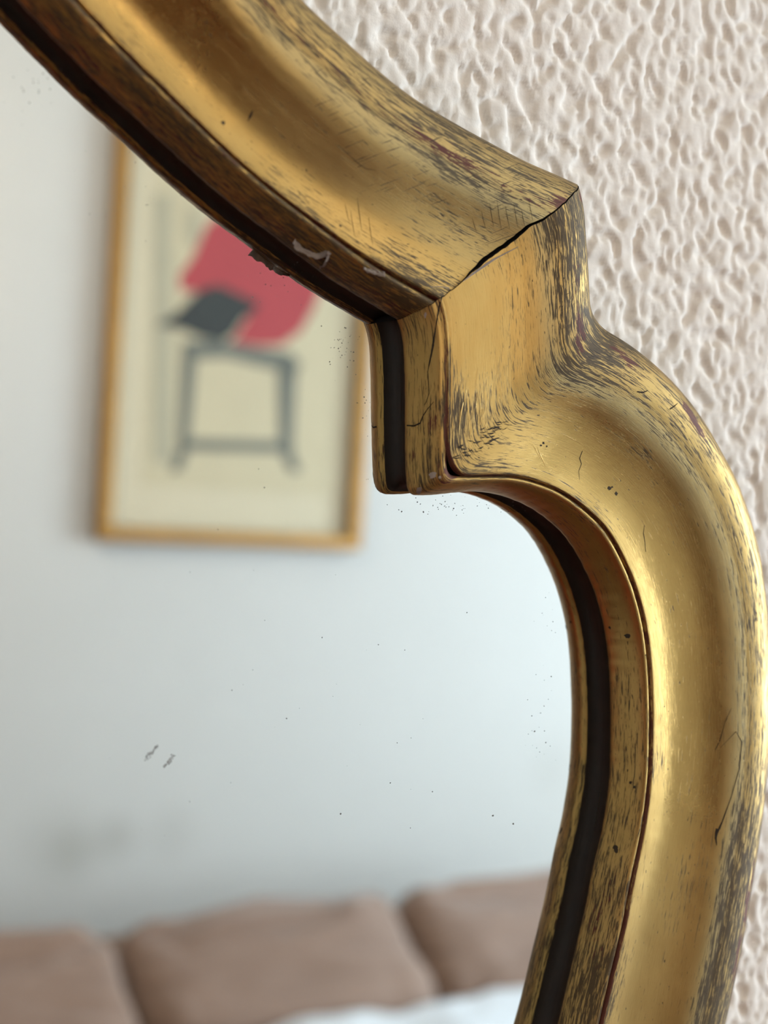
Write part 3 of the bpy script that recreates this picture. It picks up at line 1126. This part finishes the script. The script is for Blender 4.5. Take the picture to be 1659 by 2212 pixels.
def print_shape(name, px, mat, lift):
    pts = [atr(p, DW - 0.012 - lift) for p in px]
    bm = bmesh.new()
    f_ = bm.faces.new([bm.verts.new(p) for p in pts])
    ex = bmesh.ops.extrude_face_region(bm, geom=[f_])
    for v in ex['geom']:
        if isinstance(v, bmesh.types.BMVert):
            v.co.y -= 0.0012
    bmesh.ops.triangulate(bm, faces=[f for f in bm.faces if len(f.verts) > 4])
    return pchild(bmobj(name, bm, mat), mount)


sheet_x0, sheet_x1 = atr((325, 700), DW - 0.012)[0], atr((722, 900), DW - 0.012)[0]
sheet_z0 = atr((500, 1060), DW - 0.012)[2]
pchild(bmobj('print_sheet', box_bm((sheet_x0, -DW + 0.010, sheet_z0), (sheet_x1, -DW + 0.0112, 2.26)), M_SHEET), mount)
print_shape('red_shape', [(500, 740), (560, 748), (608, 745), (650, 715), (680, 660), (700, 600), (690, 540), (640, 480), (570, 440), (500, 440), (445, 490), (415, 560), (388, 595), (390, 628), (440, 632), (520, 640), (548, 665)], M_RED, 0.0)
print_shape('black_shape', [(337, 702), (380, 678), (430, 628), (470, 615), (510, 632), (560, 655), (555, 668), (525, 690), (505, 722), (480, 738), (440, 732), (395, 712)], M_BLACK, 0.0014)
print_shape('pale_wash', [(330, 420), (330, 1000), (372, 1000), (372, 420)], M_PALE, 0.0)
print_shape('grey_bar', [(395, 738), (470, 736), (560, 752), (630, 762), (650, 790), (640, 806), (560, 790), (490, 772), (425, 775), (395, 780)], M_GREY, 0.0014)
print_shape('grey_post', [(393, 776), (424, 776), (408, 960), (386, 960)], M_GREY, 0.0014)
print_shape('grey_post', [(600, 795), (640, 802), (632, 960), (604, 960)], M_GREY, 0.0014)
print_shape('grey_rail', [(390, 948), (632, 955), (634, 978), (390, 970)], M_GREY, 0.0028)
print_shape('grey_foot', [(386, 968), (408, 968), (392, 1016), (368, 1020)], M_GREY, 0.0014)
print_shape('grey_foot', [(606, 972), (630, 972), (650, 1018), (628, 1022)], M_GREY, 0.0014)
print_shape('pale_stroke', [(408, 440), (432, 480), (424, 530), (404, 520)], M_PALE, 0.0014)

# sofa
M_SOFA = plain('taupe_sofa_fabric', (0.20, 0.125, 0.085), 0.85, var=0.15, scale=40, bump=0.3)


def cushion_mat():
    n = NT('tan_velvet')
    oc = n.n('ShaderNodeTexCoord').outputs['Object']
    f = n.noise(n.scaled(oc, (2.2, 5, 12)), 1, 4, 0.5, 1.0)
    n.link(n.mix(f, (0.115, 0.063, 0.040), (0.24, 0.147, 0.100)), n.b.inputs['Base Color'])
    n.b.inputs['Roughness'].default_value = 0.8
    n.b.inputs['Sheen Weight'].default_value = 0.3
    n.bump(f, 0.5, 0.03)
    return n.m


M_CUSH = cushion_mat()
SX0, SX1 = 0.42, 2.32
sofa = empty('sofa', ((SX0 + SX1) / 2, -2.45, 0))
tag(sofa, 'brown fabric sofa against the white wall, seen at the bottom of the mirror', 'sofa')
sofa_inv = Matrix.Translation(sofa.location).inverted()


def schild(name, lo_, hi_, mat, bev=0.03):
    o = bmobj(name, box_bm(lo_, hi_, bev, 4), mat, sofa, True)
    o.matrix_parent_inverse = sofa_inv
    return o


schild('base', (SX0, -2.90, 0.10), (SX1, -2.00, 0.30), M_SOFA)
schild('seat', (SX0 + 0.01, -2.72, 0.30), (SX1 - 0.01, -1.98, 0.325), M_SOFA, 0.05)
schild('backrest', (SX0, -2.90, 0.30), (SX1, -2.735, 0.545), M_SOFA, 0.05)
schild('armrest', (SX0 - 0.18, -2.88, 0.10), (SX0 - 0.005, -2.00, 0.56), M_SOFA, 0.05)
schild('armrest', (SX1 + 0.005, -2.88, 0.10), (SX1 + 0.18, -2.00, 0.56), M_SOFA, 0.05)
M_LEG = plain('dark_wood_legs', (0.05, 0.025, 0.012), 0.5)
for lx in (SX0 + 0.05, SX1 - 0.11):
    for ly in (-2.85, -2.10):
        schild('leg', (lx, ly, 0.0), (lx + 0.06, ly + 0.06, 0.101), M_LEG, 0.006)


def cushion(name, cx, w, label, seed, dz=0.0, tilt=0.0):
    """soft back cushion leaning on the backrest"""
    nu, nv = 48, 40
    bm = bmesh.new()
    th0 = math.radians(57)
    hw, hh, ht = w / 2, 0.185, 0.115
    R = Matrix.Rotation(tilt, 4, 'Y') @ Matrix.Rotation(th0, 4, 'X')
    vs = []

    def se(c, e):
        return math.copysign(abs(c) ** e, c)
    for i in range(nv + 1):
        ph = -math.pi / 2 + math.pi * i / nv
        row = []
        for j in range(nu):
            a = 2 * math.pi * j / nu
            x = hw * se(math.cos(ph), 0.30) * se(math.cos(a), 0.30)
            z = hh * se(math.cos(ph), 0.42) * se(math.sin(a), 0.36)
            y = ht * se(math.sin(ph), 0.75)
            wr = 0.012 * float(pnoise(x * 5 + seed, z * 9 + seed * 3, seed)) + 0.006 * float(pnoise(x * 14, z * 20, seed + 4))
            y += wr * 1.4
            z += wr
            row.append(bm.verts.new(R @ Vector((x, y, z))))
        vs.append(row)
    for i in range(nv):
        for j in range(nu):
            bm.faces.new((vs[i][j], vs[i][(j + 1) % nu], vs[i + 1][(j + 1) % nu], vs[i + 1][j]))
    bmesh.ops.remove_doubles(bm, verts=bm.verts, dist=1e-5)
    o = bmobj(name, bm, M_CUSH, None, True)
    o.location = (cx, -2.523, 0.500 + dz)
    tag(o, label, 'cushion', 'back cushions on the sofa')
    return o


cushion('sofa_cushion', 0.700, 0.545, 'tan sofa cushion in the bottom left corner of the mirror', 1, -0.012, 0.01)
cushion('sofa_cushion', 1.308, 0.658, 'long tan sofa cushion in the middle of the three reflected in the mirror', 2, 0.0, -0.02)
cushion('sofa_cushion', 1.972, 0.658, 'tan sofa cushion nearest the lower right edge of the mirror glass', 3, 0.0, -0.02)

# white throw spread over the seat
M_THROW = plain('white_throw_cotton', (0.54, 0.56, 0.58), 0.8, var=0.1, scale=10, bump=0.2)
gx2 = np.linspace(SX0 + 0.02, SX1 - 0.02, 90)
gy2 = np.linspace(-2.335, -1.99, 34)
A_, B_ = np.meshgrid(gx2, gy2, indexing='ij')
Zt = 0.475 + 0.018 * (pnoise(A_ * 5, B_ * 7, 51) + 0.5 * pnoise(A_ * 13, B_ * 15, 52)) + 0.02
o = grid_mesh('throw_blanket', np.stack([A_, B_, Zt], -1), M_THROW)
o.modifiers.new('thickness', 'SOLIDIFY').thickness = -0.13 if o.data.polygons[0].normal.z < 0 else 0.13
tag(o, 'rumpled white padded throw on the sofa seat below the cushions', 'blanket')

# furniture added on the unseen side of the room (it colours the hollow of the gilding)
M_WARD = plain('tint_dark_walnut', (0.12, 0.042, 0.014), 0.45, var=0.35, scale=8)
M_HANDLE = plain('tint_brass_handle', (0.5, 0.35, 0.12), 0.35, metal=1.0)
wx0, wx1 = -1.40, 0.19
ward = empty('tint_wardrobe', ((wx0 + wx1) / 2, -2.65, 0))
tag(ward, 'tall dark walnut cupboard, unseen, added to brown the gilding', 'tint_wardrobe')
ward_inv = Matrix.Translation(ward.location).inverted()


def wchild(name, lo_, hi_, mat, bev=0.006, parent=None):
    o = bmobj(name, box_bm(lo_, hi_, bev), mat, parent or ward)
    if parent is None:
        o.matrix_parent_inverse = ward_inv
    return o


wchild('tint_plinth', (wx0 + 0.02, -2.93, 0.0), (wx1 - 0.02, -2.38, 0.081), M_WARD)
wchild('tint_body', (wx0, -2.94, 0.08), (wx1, -2.375, 2.12), M_WARD)
wchild('tint_cornice', (wx0 - 0.03, -2.94, 2.119), (wx1 + 0.03, -2.34, 2.19), M_WARD, 0.02)
for k in range(3):
    a = wx0 + 0.02 + k * (wx1 - wx0 - 0.04) / 3
    d = wchild('tint_door', (a + 0.004, -2.3755, 0.11), (a + (wx1 - wx0 - 0.04) / 3 - 0.004, -2.352, 2.09), M_WARD)
    wchild('handle', (a + 0.45, -2.353, 1.02), (a + 0.465, -2.325, 1.16), M_HANDLE, 0.004, d)

M_REDF = plain('tint_red_upholstery', (0.42, 0.055, 0.03), 0.8, var=0.15, scale=30)
ac = empty('tint_armchair', (-1.0, -1.35, 0))  # unseen chair added for a red reflection in the gilding
tag(ac, 'red upholstered chair, unseen, added to redden the gilding', 'tint_armchair')
ac_inv = Matrix.Translation(ac.location).inverted()


def achild(name, lo_, hi_, mat, bev=0.04):
    o = bmobj(name, box_bm(lo_, hi_, bev, 4), mat, ac, True)
    o.matrix_parent_inverse = ac_inv


achild('seat', (-1.35, -1.65, 0.16), (-0.72, -1.05, 0.44), M_REDF)
achild('backrest', (-1.55, -1.68, 0.16), (-1.355, -1.02, 1.02), M_REDF)
achild('armrest', (-1.35, -1.79, 0.16), (-0.72, -1.655, 0.62), M_REDF)
achild('armrest', (-1.35, -1.045, 0.16), (-0.72, -0.91, 0.62), M_REDF)
for lx in (-1.50, -0.80):
    for ly in (-1.66, -1.07):
        achild('leg', (lx, ly, 0.0), (lx + 0.05, ly + 0.05, 0.165), M_LEG, 0.005)

# added fill light, unseen: a made-up pendant that warms and evens the left half
LX, LY, LZ = 0.15, -2.00, 2.20
M_GLOBE = NT('fill_light_globe')
M_GLOBE.b.inputs['Base Color'].default_value = (0.9, 0.86, 0.78, 1)
M_GLOBE.b.inputs['Emission Color'].default_value = (1.0, 0.87, 0.69, 1)
M_GLOBE.b.inputs['Emission Strength'].default_value = 20.0
M_GLOBE = M_GLOBE.m
lamp = empty('added_fill_pendant', (LX, LY, ROOM_Z))
tag(lamp, 'added globe fill light under the ceiling, unseen', 'lamp')
lamp_inv = Matrix.Translation(lamp.location).inverted()
for nm, kind, a, b, m_ in (('added_fill_globe', 's', 0.19, 0, M_GLOBE), ('added_fill_cord', 'c', 0.006, (LZ + 0.18, ROOM_Z), M_LEG), ('added_fill_rose', 'c', 0.06, (ROOM_Z - 0.03, ROOM_Z), M_WFRAME)):
    bm = bmesh.new()
    if kind == 's':
        bmesh.ops.create_uvsphere(bm, u_segments=32, v_segments=20, radius=a)
        bmesh.ops.translate(bm, verts=bm.verts, vec=(LX, LY, LZ))
    else:
        bmesh.ops.create_cone(bm, cap_ends=True, segments=20, radius1=a, radius2=a, depth=b[1] - b[0])
        bmesh.ops.translate(bm, verts=bm.verts, vec=(LX, LY, (b[0] + b[1]) / 2))
    o = bmobj(nm, bm, m_, lamp, True)
    o.matrix_parent_inverse = lamp_inv

# dark red mat on the floor, added unseen to tint reflections in the gilding
M_RUG = plain('tint_dark_red_wool', (0.13, 0.022, 0.013), 0.95, var=0.3, scale=60, bump=0.4)
tint_rug = bmobj('tint_rug', box_bm((-0.62, -1.90, 0.0), (2.2, -0.45, 0.012), 0.004), M_RUG)
tag(tint_rug, 'dark red wool mat, unseen, added to tint the gilding', 'tint_rug')
